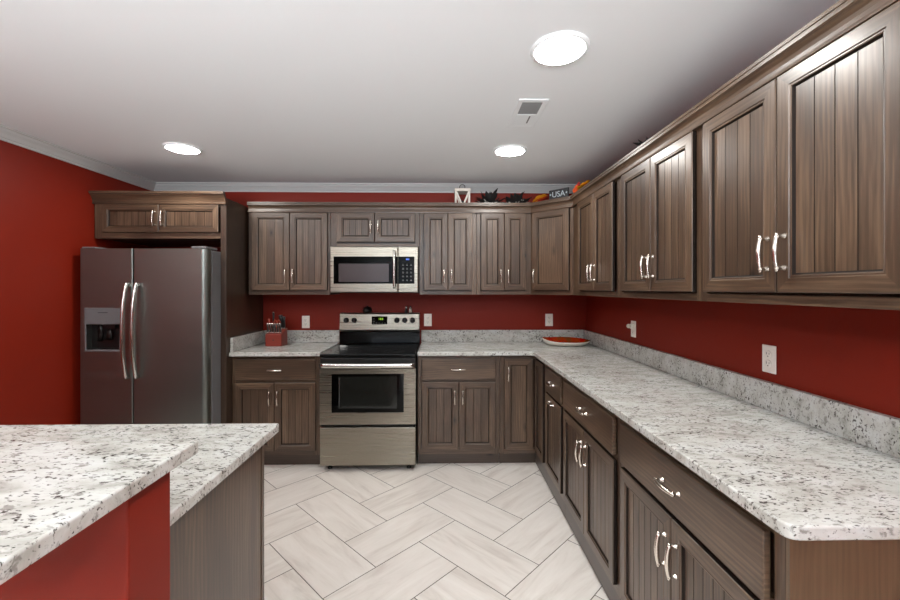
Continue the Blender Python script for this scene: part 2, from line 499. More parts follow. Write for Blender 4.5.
# ---- wall cabinets
UZ0, UZ1, UD0, UD1 = 1.381, 2.125, 1.419, 2.086
GW = 'dark wood wall cabinets'
def wall_cab(loc, rz, w_, doors, label, z0=UZ0, d0=UD0, handles='low', groove=.058, depth=.329, name='wall_cabinet', fw=.058, left=.03, right=.03):
    t_ = thing(name, label, 'cabinet', (loc[0], loc[1], 0), rz, GW)
    carcass(t_, w_, depth, z0, UZ1, [], left, right, .045, .03)
    for k, (a, b_) in enumerate(doors):
        s = 'R' if (k == 0 and len(doors) == 2) else 'L'
        door(t_, a, b_, d0, UD1, s+'_'+handles, groove if not hasattr(groove, '__len__') else groove[k], fw)
    return t_
YU = 3.555
def bdoors(x0, *ds): return [(a-x0, b_-x0) for a, b_ in ds]
PX = -1.678            # right face of the tall fridge panel
wall_cab((-1.662, YU), 0, .700, bdoors(-1.662, (-1.628, -1.309), (-1.305, -.985)), 'two-door dark wood wall cabinet left of the microwave beside the tall fridge panel', left=.036)
wall_cab((-.959, YU), 0, .760, bdoors(-.959, (-.906, -.582), (-.578, -.235)), 'short two-door wall cabinet directly above the stainless microwave', z0=1.790, d0=1.834, handles='mid', groove=.05, left=.05)
wall_cab((-.197, YU), 0, .494, bdoors(-.197, (-.157, .048), (.052, .260)), 'two-door wall cabinet immediately right of the microwave', groove=.05, right=.035)
wall_cab((.298, YU), 0, .477, bdoors(.298, (.335, .536), (.540, .728)), 'narrow two-door wall cabinet left of the diagonal corner cabinet', groove=.05, right=.045)
# diagonal corner cabinet
DX0, DX1, DY1 = .776, 1.055, 3.276
t_ = thing('corner_wall_cabinet', 'single-door diagonal wall cabinet set across the room corner', 'cabinet', (DX0, YU, 0), R(-45), GW)
DL = (DX1-DX0)*math.sqrt(2)
def w2l(x, y):
    v = Matrix.Rotation(R(45), 2) @ Vector((x-DX0, y-YU)); return (v.x, v.y)
mb = MB(); s_ = .019*math.sqrt(2)
mb.prism([w2l(*p) for p in ((DX0+.001, YU+s_), (DX1+s_, DY1+.001), (XR-.002, DY1+.001), (XR-.002, YB-.002), (DX0+.001, YB-.002))], UZ0, UZ1)
mb.build('carcass', 'wood_edge', t_)
fb = MB(); fb.box(.001, .03, 0, .019, UZ0, UZ1, 'z'); fb.box(DL-.035, DL-.001, 0, .019, UZ0, UZ1, 'z')
fb.box(.03, DL-.035, 0, .019, UZ0, UZ0+.03, 'x'); fb.box(.03, DL-.035, 0, .019, UZ1-.045, UZ1, 'x')
fb.build('face_frame', 'wood', t_, bevel=.0012)
door(t_, .020, DL-.032, UD0, UD1, 'L_low', 0, .060)
# right wall run: local x runs toward the camera
XU = 1.055
UDP = XR-XU-.002
def rdoors(y0, *ds): return [(y0-a, y0-b_) for a, b_ in ds]
wall_cab((XU, 3.275), R(-90), .856, rdoors(3.275, (3.128, 2.797), (2.793, 2.481)), 'two-door wall cabinet on the right wall next to the diagonal corner cabinet', left=.15, depth=UDP)
wall_cab((XU, 2.419), R(-90), .773, rdoors(2.419, (2.358, 2.024), (2.020, 1.681)), 'middle two-door wall cabinet of the right wall run', depth=UDP)
wall_cab((XU, 1.645), R(-90), .783, rdoors(1.645, (1.611, 1.254), (1.250, .893)), 'largest-looking two-door wall cabinet nearest the camera on the right wall', groove=.062, depth=UDP)

# crown along the wall cabinets
KP = [(.001, 2.088), (.0205, 2.088), (.0215, 2.093), (.0205, 2.098), (.007, 2.099), (.006, 2.120), (.009, 2.131), (.016, 2.140), (.025, 2.145), (.031, 2.146), (.031, 2.157), (.0275, 2.1585), (.0275, 2.161), (.031, 2.1625), (.031, 2.174), (.014, 2.174), (.001, 2.128), (.001, 2.088)]
mb = MB()
mb.sweep([(-1.661, YU), (DX0, YU), (DX1, DY1), (XU, .860)], KP)
mb.sweep([(XU, .8615), (XR-.002, .8615)], KP)
o = mb.build('cabinet_crown', 'wood')
tag(o, 'stepped dark wood crown running along the tops of the wall cabinets', 'moulding', kind='thing')

# ---- cabinet over the fridge with its tall side panel
FY = 3.225
t_ = thing('fridge_cabinet', 'shallow two-door cabinet above the refrigerator with tall dark side panel', 'cabinet', (-2.688, FY, 0), 0)
FWd = 1.008
mb = MB(); mb.box(0, FWd-.022, .019, YB-FY-.002, 1.823, 2.138, 'x'); mb.build('carcass', 'wood_edge', t_)
fb = MB(); fb.box(0, .06, 0, .019, 1.823, 2.10, 'z'); fb.box(.06, FWd-.043, 0, .019, 1.823, 1.868, 'x'); fb.box(.06, FWd-.043, 0, .019, 2.07, 2.10, 'x')
fb.box(0, FWd, 0, .019, 2.10, 2.138, 'x')
fb.build('face_frame', 'wood', t_, bevel=.0012)
mb = MB(); mb.box(FWd-.043, FWd, 0, .019, .001, 2.10, 'z'); mb.box(FWd-.021, FWd, .019, YB-FY-.002, .001, 2.138, 'z')
mb.build('side_panel', 'wood_edge', t_, bevel=.001)
door(t_, -2.610+2.68, -2.180+2.68, 1.868, 2.082, 'R_mid', .055, .052)
door(t_, -2.176+2.68, -1.724+2.68, 1.868, 2.082, 'L_mid', .055, .052)
FP = [(.001, 2.088), (.014, 2.088), (.016, 2.098), (.012, 2.102), (.016, 2.118), (.026, 2.138), (.036, 2.152), (.038, 2.160), (.048, 2.162), (.048, 2.180), (.020, 2.180), (.001, 2.142), (.001, 2.088)]
mb = MB(); mb.sweep([(0, .30), (0, 0), (FWd, 0)], FP); mb.build('crown', 'wood', t_)

# ---- base cabinets
GB = 'dark wood base cabinets'; LASTCAB = []
BZ0, BZ1 = .098, .8955
YBF = 3.310
DRZ0, DRZ1, BD0, BD1 = .703, .868, .137, .683
def base_cab(loc, rz, w_, drw, doors, label, handles=('R_high', 'L_high'), groove=.058, toe_depth=.05, name='base_cabinet', depth=.572, left=.03, right=.03, fw=.058):
    t_ = thing(name, label, 'cabinet', (loc[0], loc[1], 0), rz, GB); LASTCAB[:] = [t_.name]
    carcass(t_, w_, depth, BZ0, BZ1, [(DRZ0-.022-.008, DRZ0+.008)] if drw else [], left, right, .03, .045, BZ0, toe_depth)
    for a, b_ in drw: drawer(t_, a, b_, DRZ0, DRZ1)
    for k, (a, b_) in enumerate(doors): door(t_, a, b_, BD0, BD1 if drw else DRZ1, handles[k], groove, fw)
    return t_
base_cab((PX, YBF), 0, .707, bdoors(PX, (-1.648, -1.011)), bdoors(PX, (-1.648, -1.340), (-1.336, -1.011)), 'base cabinet with one drawer between the fridge panel and the range', left=.028, right=.05)
base_cab((-.197, YBF), 0, .662, bdoors(-.197, (-.163, .430)), bdoors(-.197, (-.163, .1315), (.1355, .430)), 'base cabinet with one wide drawer just right of the range', right=.04)
# corner cabinet with a folding pair of doors
XBF = .765
t_ = thing('corner_base_cabinet', 'corner base cabinet with a full-height door in the inside corner', 'cabinet', (.466, YBF, 0), 0, GB)
CW = XBF-.466; CY = 2.992-YBF
mb = MB()
mb.prism([(0.001, .019), (CW+.019, .019), (CW+.019, CY), (XR-.466-.004, CY), (XR-.466-.004, YB-YBF-.004), (0.001, YB-YBF-.004)], BZ0, BZ1)
mb.build('carcass', 'wood_edge', t_)
fb = MB(); fb.box(.001, .034, 0, .019, BZ0, BZ1, 'z'); fb.box(.034, CW, 0, .019, BZ0, BZ0+.045, 'x'); fb.box(.034, CW, 0, .019, BZ1-.03, BZ1, 'x')
fb.box(CW, CW+.019, CY, .019, BZ0, BZ0+.045, 'y'); fb.box(CW, CW+.019, CY, .019, BZ1-.03, BZ1, 'y'); fb.box(CW, CW+.019, CY, CY+.03, BZ0+.045, BZ1-.03, 'z')
fb.build('face_frame', 'wood', t_, bevel=.0012)
tb = MB(); tb.box(.001, CW+.10, .05, .068, .001, BZ0, 'x'); tb.box(CW+.003, CW+.019, CY, .05, .001, BZ0, 'y'); tb.build('toe_kick', 'wood_edge', t_)
door(t_, .036, .268, BD0, DRZ1, 'L_high', 0, .058)
d = door(t_, 0, .250, BD0, DRZ1, None, 0, .050); d.location = (CW, -.026, BD0); d.rotation_euler = (0, 0, R(-90))
# right run
base_cab((XBF, 2.990), R(-90), .444, rdoors(2.990, (2.959, 2.575)), rdoors(2.990, (2.959, 2.575)), 'narrow pull-out base cabinet nearest the inside corner of the right run', handles=('top',), toe_depth=.003)
base_cab((XBF, 2.545), R(-90), .804, rdoors(2.545, (2.514, 1.778)), rdoors(2.545, (2.514, 2.148), (2.144, 1.778)), 'middle two-door base cabinet of the right run under the long worktop', toe_depth=.003, groove=.046)
base_cab((XBF, 1.740), R(-90), .842, rdoors(1.740, (1.706, .938)), rdoors(1.740, (1.706, 1.324), (1.320, .938)), 'two-door base cabinet with a wide drawer nearest the camera on the right', toe_depth=.003, groove=.046)
mb = MB(); mb.box(.8425, .852, .0, .572, .001, BZ1, 'z'); mb.build('end_panel', 'veneer', bpy.data.objects[LASTCAB[0]])

# ---- worktops
def rounded(poly, r, which, n=6):
    out = []
    for k, p in enumerate(poly):
        if k not in which: out.append(p); continue
        p = Vector(p); a = Vector(poly[k-1]); b_ = Vector(poly[(k+1) % len(poly)])
        da, db = (a-p).normalized(), (b_-p).normalized()
        pa, pb_ = p+da*r, p+db*r
        for q in range(n+1):
            s = q/n
            out.append(tuple((1-s)**2*pa+2*s*(1-s)*p+s*s*pb_))
    return out
def stone(name, poly, z0, z1, label, cat, splashes=(), group=None):
    mb = MB(); mb.prism(poly, z0, z1)
    o = mb.build(name, 'granite', bevel=.005, seg=3); tag(o, label, cat, group)
    for b_ in splashes:
        sb = MB(); sb.box(*b_[:4], z1+.0006, z1+.113); sb.build('backsplash', 'granite', o, bevel=.002)
    return o
CZ0, CZ1 = .898, .930
CF = 3.255
stone('worktop', rounded([(-.196, CF), (.728, CF), (.728, .848), (XR-.001, .848), (XR-.001, YB-.001), (-.196, YB-.001)], .035, (1, 2)), CZ0, CZ1,
      'long L-shaped speckled granite worktop running along the right wall', 'worktop',
      [(-.196, XR-.029, YB-.021, YB-.001), (XR-.028, XR-.001, .848, YB-.0215)])
stone('worktop', [(PX+.001, CF), (-.964, CF), (-.964, YB-.001), (PX+.001, YB-.001)], CZ0, CZ1,
      'short granite worktop holding the knife block left of the range', 'worktop',
      [(PX+.022, -.964, YB-.021, YB-.001), (PX+.001, PX+.021, CF+.02, YB-.001)])
stone('worktop', rounded([(XL+.001, .892), (-.606, .892), (-.606, 1.543), (XL+.001, 1.543)], .012, (2,)), CZ0, CZ1,
      'lower granite worktop of the peninsula behind the raised bar', 'worktop')
stone('bar_top', rounded([(XL+.002, .470), (-.557, .470), (-.557, .955), (XL+.002, .955)], .012, (1, 2)), 1.054, 1.084,
      'raised granite bar top on the red knee wall in the left foreground', 'bar top')

# ---- peninsula cabinet
t_ = thing('peninsula_cabinet', 'dark wood peninsula cabinet with plain end panel under the lower granite worktop', 'cabinet', (-.637, .893, 0), 0)
PW = 2.0
mb = MB(); mb.box(-PW, -.020, .001, .560, .105, .8955, 'z'); mb.build('carcass', 'wood_edge', t_)
mb = MB(); mb.box(-.0195, 0, .001, .562, .001, .8955, 'z'); mb.build('end_panel', 'wood', t_)
fb = MB(); fb.box(-.045, .003, .5625, .582, .105, .8955, 'z'); fb.box(-PW, -PW+.03, .5605, .582, .105, .8955, 'z'); fb.box(-PW+.03, -.045, .5605, .582, .105, .15, 'x'); fb.box(-PW+.03, -.045, .5605, .582, .85, .8955, 'x')
fb.build('face_frame', 'wood', t_, bevel=.001)
tb = MB(); tb.box(-PW, -.021, .48, .50, .001, .104, 'x'); tb.build('toe_kick', 'wood_edge', t_)
for k in range(4):
    d = door(t_, 0, .455, .146, .85, 'R_high' if k % 2 == 0 else 'L_high', .058)
    d.location = (-.06-k*.468, .5825, .146); d.rotation_euler = (0, 0, R(180))

# ------------------------------------------------------------------ refrigerator
def fridge():
    X0, X1 = -2.632, -1.724; YD = 3.03
    t_ = thing('refrigerator', 'dark stainless side-by-side refrigerator with ice dispenser by the red wall', 'refrigerator', ((X0+X1)/2, YD, 0))
    hw = (X1-X0)/2
    mb = MB(); mb.box(-hw, hw, .075, .78, .03, 1.718); mb.build('body', 'fridge_side', t_, bevel=.006)
    mb = MB(); mb.box(-hw+.01, hw-.01, .055, .074, .035, .105)
    for k in range(5): mb.box(-hw+.03, hw-.03, .050, .055, .045+k*.011, .050+k*.011, mi=0)
    mb.build('base_grille', 'black', t_)
    for x in (-hw+.05, hw-.05):
        for y in (.12, .74):
            mb = MB(); mb.lathe([(.018, 0), (.018, .029)], (x, y, 0.0005), 'z', 12); mb.build('foot', 'black', t_)
    split = -2.251-(X0+X1)/2
    def door_prism(a, b_, ra, rb, name, cut=None):
        """plan outline with rounded outer front corners and a slightly bowed front, extruded"""
        pl = [(a, .066), (b_, .066)]
        def arc(cx, cy, r_, t0, t1, n=7): return [(cx+r_*math.cos(t0+(t1-t0)*q/n), cy+r_*math.sin(t0+(t1-t0)*q/n)) for q in range(n+1)]
        pl = [(b_, .066)]+[(p[0], p[1]) for p in arc(b_-rb, rb, rb, 0, -math.pi/2)]+arc(a+ra, ra, ra, -math.pi/2, -math.pi)+[(a, .066)]
        pl = pl[::-1]
        mb = MB(); z0, z1 = .115, 1.725
        if not cut:
            mb.prism(pl, z0, z1)
            for k in range(2, len(mb.f)): pass
        else:
            cx0, cx1, cz0, cz1, dp = cut
            mb.prism(pl, z0, cz0); 
            mb.prism(pl, cz1, z1)
            # middle band around the dispenser niche
            left = [p for p in pl if p[0] <= cx0]; 
            mb.prism([(cx0, .066)]+[p for p in pl if p[0] < a+ra+.001]+[(cx0, 0)], cz0, cz1) if False else None
            mb.box(a+.004, cx0, .0, .066, cz0, cz1); mb.box(cx1, b_, 0.0, .066, cz0, cz1); mb.box(cx0, cx1, dp, .066, cz0, cz1)
        return mb
    mx = (X0+X1)/2
    dc = (-2.588-mx, -2.340-mx, .986, 1.172, .055)
    fd = door_prism(-hw, split-.003, .008, .008, 'f', dc).build('freezer_door', 'fridge', t_, merge=False)
    rd = door_prism(split+.003, hw, .008, .034, 'r').build('fridge_door', 'fridge', t_, bevel=.002)
    for sg, par, hx in ((-1, fd, -2.282-mx), (1, rd, -2.212-mx)):
        mb = MB(); pts = []
        for k in range(25):
            s = -1+2*k/24
            pts.append((hx, -.020-.040*(1-abs(s)**2.4), 1.128+s*.345))
        mb.tube(pts, [.0125]*25, 12, flat=1.35)
        for s in (-1, 1): mb.box(hx-.012, hx+.012, -.022, .0, 1.128+s*.335-.012, 1.128+s*.335+.012)
        mb.build('door_handle', 'bright', par, bevel=0)
    # dispenser
    x0, x1 = dc[0], dc[1]
    mb = MB(); mb.box(x0-.008, x1+.008, -.005, -.0005, 1.174, 1.292); mb.build('dispenser_panel', 'fridge_side', fd, bevel=.003)
    mb = MB(); mb.box((x0+x1)/2-.035, (x0+x1)/2+.035, -.0062, -.0052, 1.256, 1.261); mb.build('dispenser_mark', 'gap', fd)
    mb = MB(); e = .012
    for a, b_, c_, d_ in ((x0-.008, x0+.004, .976, 1.1735), (x1-.004, x1+.008, .976, 1.1735), (x0+.004, x1-.004, .976, .990)): mb.box(a, b_, -.004, -.0005, c_, d_)
    mb.build('dispenser_frame', 'fridge_side', fd, bevel=.002)
    mb = MB(); mb.box(x0+.0005, x1-.0005, .050, .0545, .9865, 1.1715); mb.box(x0+.0005, x1-.0005, .004, .049, .9865, .994)
    mb.build('dispenser_niche', 'black', fd)
    mb = MB(); cx = (x0+x1)/2
    mb.box(cx-.01, cx+.075, .012, .048, 1.140, 1.1755); mb.tube([(cx+.02, .03, 1.14), (cx+.028, .022, 1.10), (cx+.012, .034, 1.06)], [.016, .02, .022], 10, flat=.5)
    mb.tube([(cx-.05, .03, 1.1755), (cx-.04, .028, 1.12), (cx-.055, .04, 1.05)], [.016, .012, .02], 10, flat=.6)
    mb.build('dispenser_paddle', 'black', fd)
    mb = MB(); mb.box(-hw+.004, -hw+.10, .01, .16, 1.7265, 1.738); mb.box(hw-.11, hw-.004, .004, .16, 1.7265, 1.742); mb.build('hinge_cover', 'fridge_side', t_, bevel=.004)
fridge()

# ------------------------------------------------------------------ range
def cooker():
    t_ = thing('range', 'freestanding stainless electric range with black glass cooktop', 'range', (-.580, 3.240, 0))
    t_.scale = (.982, 1, 1)
    H = .379
    mb = MB(); mb.box(-H, H, .012, .640, .045, .898); mb.build('body', 'black', t_)
    for x in (-.32, .32):
        for y in (.05, .58):
            mb = MB(); mb.lathe([(.019, 0), (.019, .012), (.011, .014), (.011, .044)], (x, y, .0005), 'z', 14); mb.build('foot', 'black', t_)
    # cooktop
    mb = MB(); mb.box(-H-.003, H+.003, -.030, .585, .9035 if False else .8985, .921); ct = mb.build('cooktop', 'blackglass', t_, bevel=.006, seg=3)
    for x, y, r_ in ((-.19, .13, .105), (.19, .13, .085), (-.19, .42, .08), (.19, .42, .105), (0, .44, .05)):
        mb = MB(); mb.lathe([(r_, 0), (r_, .0004), (r_-.004, .0004), (r_-.004, 0)], (x, y, .9212), 'z', 40, close=False); mb.build('burner_ring', 'ring', ct)
    # backguard
    prof = [(.586, .9215), (.586, .935), (.600, 1.035), (.6405, 1.035), (.6405, .9215)]
    mb = MB(); n = len(prof)
    mb.face([(-H, y, z) for y, z in prof]); mb.face([(H, y, z) for y, z in prof][::-1])
    for k in range(n):
        (ya, za), (yb, zb) = prof[k], prof[(k+1) % n]
        mb.face([(-H, ya, za), (H, ya, za), (H, yb, zb), (-H, yb, zb)])
    mb.build('backguard_riser', 'blackglass', t_, bevel=.002)
    mb = MB(); prof = [(.572, 1.036), (.566, 1.052), (.578, 1.196), (.590, 1.207), (.6405, 1.207), (.6405, 1.036)]; n = len(prof)
    mb.face([(-H+.004, y, z) for y, z in prof]); mb.face([(H-.004, y, z) for y, z in prof][::-1])
    for k in range(n):
        (ya, za), (yb, zb) = prof[k], prof[(k+1) % n]
        mb.face([(-H+.004, ya, za), (H-.004, ya, za), (H-.004, yb, zb), (-H+.004, yb, zb)])
    bg = mb.build('backguard', 'steel', t_, bevel=.003)
    fy = lambda z: .566+(z-1.052)*.012/.144
    for x in (-.313, -.238, .163, .238, .310):
        mb = MB(); z = 1.140; y = fy(z)
        mb.lathe([(.026, -.001), (.026, -.006), (.020, -.012), (.018, -.026), (.014, -.028)], (x, y, z), 'y', 20)
        mb.box(x-.004, x+.004, y-.034, y-.027, z-.018, z+.018)
        mb.build('knob', 'black', bg)
    z = 1.142; y = fy(z)
    mb = MB(); mb.box(-.073, .073, y-.004, y+.004, z-.040, z+.034); dp = mb.build('display', 'blackglass', bg)
    mb = MB()
    def seg7(x, z, d, w_=.010, h_=.018, t=.0026):
        S = {'t': (0, 1, h_-t, h_), 'm': (0, 1, h_/2-t/2, h_/2+t/2), 'b': (0, 1, 0, t)}
        for c in d:
            if c in S: mb.box(x, x+w_, y-.0052, y-.0045, z+S[c][2], z+S[c][3])
            else:
                xx = x if c in 'lL' else x+w_-t
                zz = (z+h_/2, z+h_) if c in 'lr' else (z, z+h_/2)
                mb.box(xx, xx+t, y-.0052, y-.0045, *zz)
    seg7(-.012, z+.002, 'rR'); seg7(.006, z+.002, 'trmlRLb'); seg7(.022, z+.002, 'trmRb')
    mb.build('digits', 'green', dp)
    mb = MB()
    for k in range(5): mb.box(-.062+k*.027, -.048+k*.027, y-.0052, y-.0045, z-.030, z-.027)
    for k in range(2): mb.box(-.062, -.045, y-.0052, y-.0045, z-.012+k*.022, z-.009+k*.022)
    mb.build('key_marks', 'greymark', dp)
    # oven door with black vent band above
    mb = MB(); mb.box(-H, H, -.022, .011, .812, .890); mb.build('vent_band', 'black', t_, bevel=.003)
    mb = MB(); y0, y1 = -.034, .010; wx, wz0, wz1 = .286, .466, .768
    mb.box(-H, -wx, y0, y1, .374, .808); mb.box(wx, H, y0, y1, .374, .808); mb.box(-wx, wx, y0, y1, .374, wz0); mb.box(-wx, wx, y0, y1, wz1, .808)
    od = mb.build('oven_door', 'steel', t_)
    mb = MB(); mb.box(-wx+.0005, wx-.0005, -.031, .008, wz0+.0005, wz1-.0005); mb.build('window_frame', 'blackglass', od)
    mb = MB(); mb.box(-.232, .232, -.0318, -.0312, wz0+.030, wz1-.020); ow = mb.build('oven_window', 'ovenglass', od)
    mb = MB(); mb.box(-.228, -.220, -.0326, -.0319, wz0+.04, wz1-.03)
    for k in range(24): mb.box(-.20+k*.0172, -.194+k*.0172, -.0326, -.0319, wz0+.044, wz0+.050+.004*math.sin(k*2.1))
    mb.box(-.205, .205, -.0326, -.0319, wz0+.040, wz0+.043)
    mb.build('oven_rack', 'ring', od)
    mb = MB()
    pts = [(-.372+.744*k/20, -.072+.010*((k-10)/10)**2, .838) for k in range(21)]
    mb.tube(pts, .0185, 12, flat=.55)
    for x in (-.335, .335): mb.box(x-.014, x+.014, -.064, -.0225, .826, .850)
    mb.build('oven_handle', 'bright', od, bevel=0)
    mb = MB(); mb.box(-H, H, -.030, .010, .052, .350); mb.build('storage_drawer', 'steel', t_, bevel=.006, seg=3)
cooker()

# ------------------------------------------------------------------ microwave
def microwave():
    t_ = thing('microwave', 'stainless over-the-range microwave with black window hung under the short cabinet', 'microwave', (-.576, 3.490, 1.396))
    t_.scale = (.99, 1, 1.01)
    H = .377; Z = .392
    mb = MB(); mb.box(-H, H, .030, YB-3.490-.003, 0, Z); mb.build('body', 'black', t_)
    mb = MB(); mb.box(-H, .202, 0, .029, .004, Z-.001); d = mb.build('door', 'steel', t_, bevel=.007, seg=3)
    mb = MB(); mb.box(.204, H, 0, .029, .004, Z-.001); p = mb.build('control_panel', 'steel', t_, bevel=.007, seg=3)
    mb = MB(); mb.box(-.346, .1995, -.002, .004, .078, .306); mb.build('door_glass', 'blackglass', d)
    mb = MB(); mb.box(-.303, .125, -.0028, -.0022, .093, .246); mb.build('window', 'mwglass', d)
    mb = MB(); pts = [(.174, -.022-.016*(1-(s/8)**2), .198+s*.0195) for s in range(-8, 9)]
    mb.tube(pts, .0125, 12, flat=1.0)
    for s in (-1, 1): mb.box(.166, .182, -.026, -.0022, .198+s*.146-.008, .198+s*.146+.008)
    mb.build('handle', 'bright', d)
    mb = MB(); mb.box(.2065, .3445, -.002, .004, .078, .306); g = mb.build('keypad', 'blackglass', p)
    mb = MB(); 
    for k in range(3): mb.box(.272+k*.010, .279+k*.010, -.0028, -.0022, .277, .290)
    mb.build('display', 'blue', g)
    mb = MB()
    for r_ in range(5):
        for k in range(3):
            x = .240+k*.034; z = .103+r_*.032
            mb.box(x, x+.014, -.0028, -.0022, z, z+.004); mb.box(x+.003, x+.010, -.0028, -.0022, z+.009, z+.012)
    mb.build('key_marks', 'greymark', g)
    mb = MB(); mb.box(-.045, .01, -.0006, 0.002, .036, .040); mb.build('badge', 'greymark', d)
microwave()

# ------------------------------------------------------------------ ceiling lights and register
GL = 'round ceiling lights'
LIGHTS = [(.48, 1.666, 'large bright round ceiling light nearest the camera above the right worktop'),
          (.48, 2.89, 'round ceiling light near the back wall beyond the ceiling register'),
          (-1.805, 2.89, 'round ceiling light at left in front of the fridge cabinet'),
          (-2.05, 1.32, 'unseen round ceiling light added above the peninsula to brighten the left wall'),  # added out of view to brighten the left wall
          (.48, .44, 'round ceiling light overhead just in front of the camera'),
          (-1.835, .44, 'round ceiling light overhead above the bar seating side'),
          (.48, -1.75, 'round ceiling light behind the camera at the right')]
first = None
for x, y, lab in LIGHTS:
    t_ = thing('ceiling_light', lab, 'ceiling light', (x, y, ZC-.0005), 0, GL)
    if first is None:
        mb = MB(); mb.lathe([(.118, 0), (.117, -.006), (.110, -.011), (.102, -.012), (.099, -.009), (.099, 0)], (0, 0, 0), 'z', 48, close=False); tr = mb.build('trim_ring', 'ceil', t_)
        mb = MB(); mb.lathe([(.0985, -.002), (.0980, -.010), (.082, -.0150), (.045, -.0175), (.0005, -.018)], (0, 0, 0), 'z', 48, close=False); df = mb.build('diffuser', 'lamp', t_)
        first = (tr, df)
    else:
        for s in first: link_copy(s, t_)

t_ = thing('ceiling_register', 'white metal air register with grey louvres set in the ceiling', 'vent', (.397, 2.107, ZC))
mb = MB()
for a in ((0, .155, 0, .030), (0, .155, .340, .370), (0, .024, .030, .340), (.131, .155, .030, .340), (.024, .131, .180, .196)): mb.box(a[0], a[1], a[2], a[3], -.006, -.0005)
mb.build('frame', 'ceil', t_, bevel=.002)
mb = MB()
for k in range(8):
    y = .034+k*.018; mb.face([(.024, y, -.001), (.131, y, -.001), (.131, y+.010, -.006), (.024, y+.010, -.006)])
    mb.face([(.024, y+.001, -.001), (.024, y+.011, -.006), (.131, y+.011, -.006), (.131, y+.001, -.001)])
mb.build('louvre', 'ventgrey', t_)
mb = MB(); mb.box(.024, .131, .197, .339, -.0057, -.001); mb.build('damper', 'ceil', t_)
mb = MB(); mb.box(.095, .102, .20, .29, -.010, -.0042); mb.build('lever', 'ventgrey', t_)

# ------------------------------------------------------------------ wall plates
GO = 'white wall outlets'
def outlet(x, y, z, rz, label, switch=False):
    t_ = thing('wall_outlet', label, 'outlet', (x, y, z), rz, GO)
    mb = MB(); mb.box(-.036, .036, -.006, -.0005, -.058, .058); p = mb.build('cover_plate', 'white', t_, bevel=.003)
    for s in (-1, 1):
        mb = MB(); mb.lathe([(.0165, -.0062), (.0165, -.0085), (.015, -.0092), (.0001, -.0092)], (0, 0, s*.0195), 'y', 20, close=False); rc = mb.build('receptacle', 'white', t_)
        mb = MB()
        mb.box(-.0075, -.0055, -.0097, -.0093, s*.0195-.001, s*.0195+.008); mb.box(.0055, .0075, -.0097, -.0093, s*.0195-.001, s*.0195+.007)
        mb.lathe([(.0025, -.0093), (.0025, -.0097), (.0001, -.0097)], (0, 0, s*.0195-.008), 'y', 10, close=False)
        mb.build('slots', 'slot', rc)
    return t_
outlet(-1.282, YB, 1.120, 0, 'white outlet on the back wall above the knife block worktop')
outlet(-.135, YB, 1.137, 0, 'white outlet on the back wall just right of the range')
outlet(1.017, YB, 1.136, 0, 'white outlet on the back wall above the red dish')
outlet(XR, 2.908, 1.144, R(-90), 'white outlet on the right wall with a night light plugged in')
outlet(XR, 1.690, 1.137, R(-90), 'white outlet on the right wall nearest the camera')
t_ = thing('night_light', 'small white plug-in night light in the far outlet of the right wall', 'night light', (XR-.0102, 2.908, 1.1635), R(-90))
mb = MB(); mb.box(-.016, .016, -.014, 0, -.018, .018); mb.build('plug', 'white', t_, bevel=.004)
mb = MB(); mb.lathe([(.006, -.014), (.013, -.018), (.0165, -.027), (.014, -.037), (.007, -.042), (.0001, -.043)], (0, 0, .002), 'y', 18, close=False); mb.build('bulb', 'china', t_)

# ------------------------------------------------------------------ things on the worktops and range
KB = Vector((-1.468, 3.660, CZ1+.0006))
t_ = thing('knife_block', 'red wooden knife block standing in the corner by the fridge panel', 'knife block', tuple(KB))
mb = MB()
poly = [(-.065, 0), (.075, 0), (.075, .150), (-.065, .105)]       # y, z side profile
mb.face([(-.070, y, z) for y, z in poly]); mb.face([(.070, y, z) for y, z in poly][::-1])
for k in range(4):
    (ya, za), (yb, zb) = poly[k], poly[(k+1) % 4]
    mb.face([(-.070, ya, za), (.070, ya, za), (.070, yb, zb), (-.070, yb, zb)])
mb.build('body', 'knifeblock', t_, bevel=.004)
mb = MB(); mb.lathe([(.006, -.0655), (.006, -.067), (.0001, -.067)], (0, 0, .055), 'y', 14, close=False); mb.build('emblem', 'slot', t_)
GK = 'knives in the red block'
def knife(dx, dy, L, r_, mat, label, group=GK, tilt=.18, cap=True, name='knife', cat='knife'):
    zt = .105+(dy+.065)*.045/.14
    o = thing(name, label, cat, (KB.x+dx, KB.y+dy, KB.z+zt+.002), 0, group)
    ax = Vector((0, math.sin(-tilt), math.cos(tilt)))
    mb = MB(); mb.tube([ax*.001, ax*.012, ax*(L*.3), ax*(L*.65), ax*L], [r_*.7, r_*.9, r_, r_*.92, r_*1.15], 10, flat=.65); h = mb.build('grip', mat, o)
    mb = MB(); mb.tube([ax*.0005, ax*.011], [r_*.95, r_*.95], 10, flat=.7); mb.build('bolster', 'bright', o)
    if cap:
        mb = MB(); mb.tube([ax*(L+.0005), ax*(L+.009)], [r_*1.15, r_*.8], 10, flat=.65); mb.build('end_cap', 'bright', o)
    return o
for k in range(6):
    knife(-.052+k*.0215, -.045, .080, .0078, 'iron', 'slim steel-handled steak knife in the front row of the red block')
for k, (dx, L) in enumerate(((.026, .125), (.050, .110))):
    knife(dx, .045, L, .015, 'black', ('longer black-handled chef knife at the back right of the block', 'shorter black-handled kitchen knife at the back right corner of the block')[k], tilt=.12, cap=False)
knife(-.036, .035, .150, .0085, 'black', 'tall honing steel with a silver end cap at the back left of the block', None, .06, True, 'honing_steel', 'honing steel')
knife(-.058, -.005, .110, .007, 'orange', 'red-handled knife leaning at the left edge of the block', GK, .1, False)
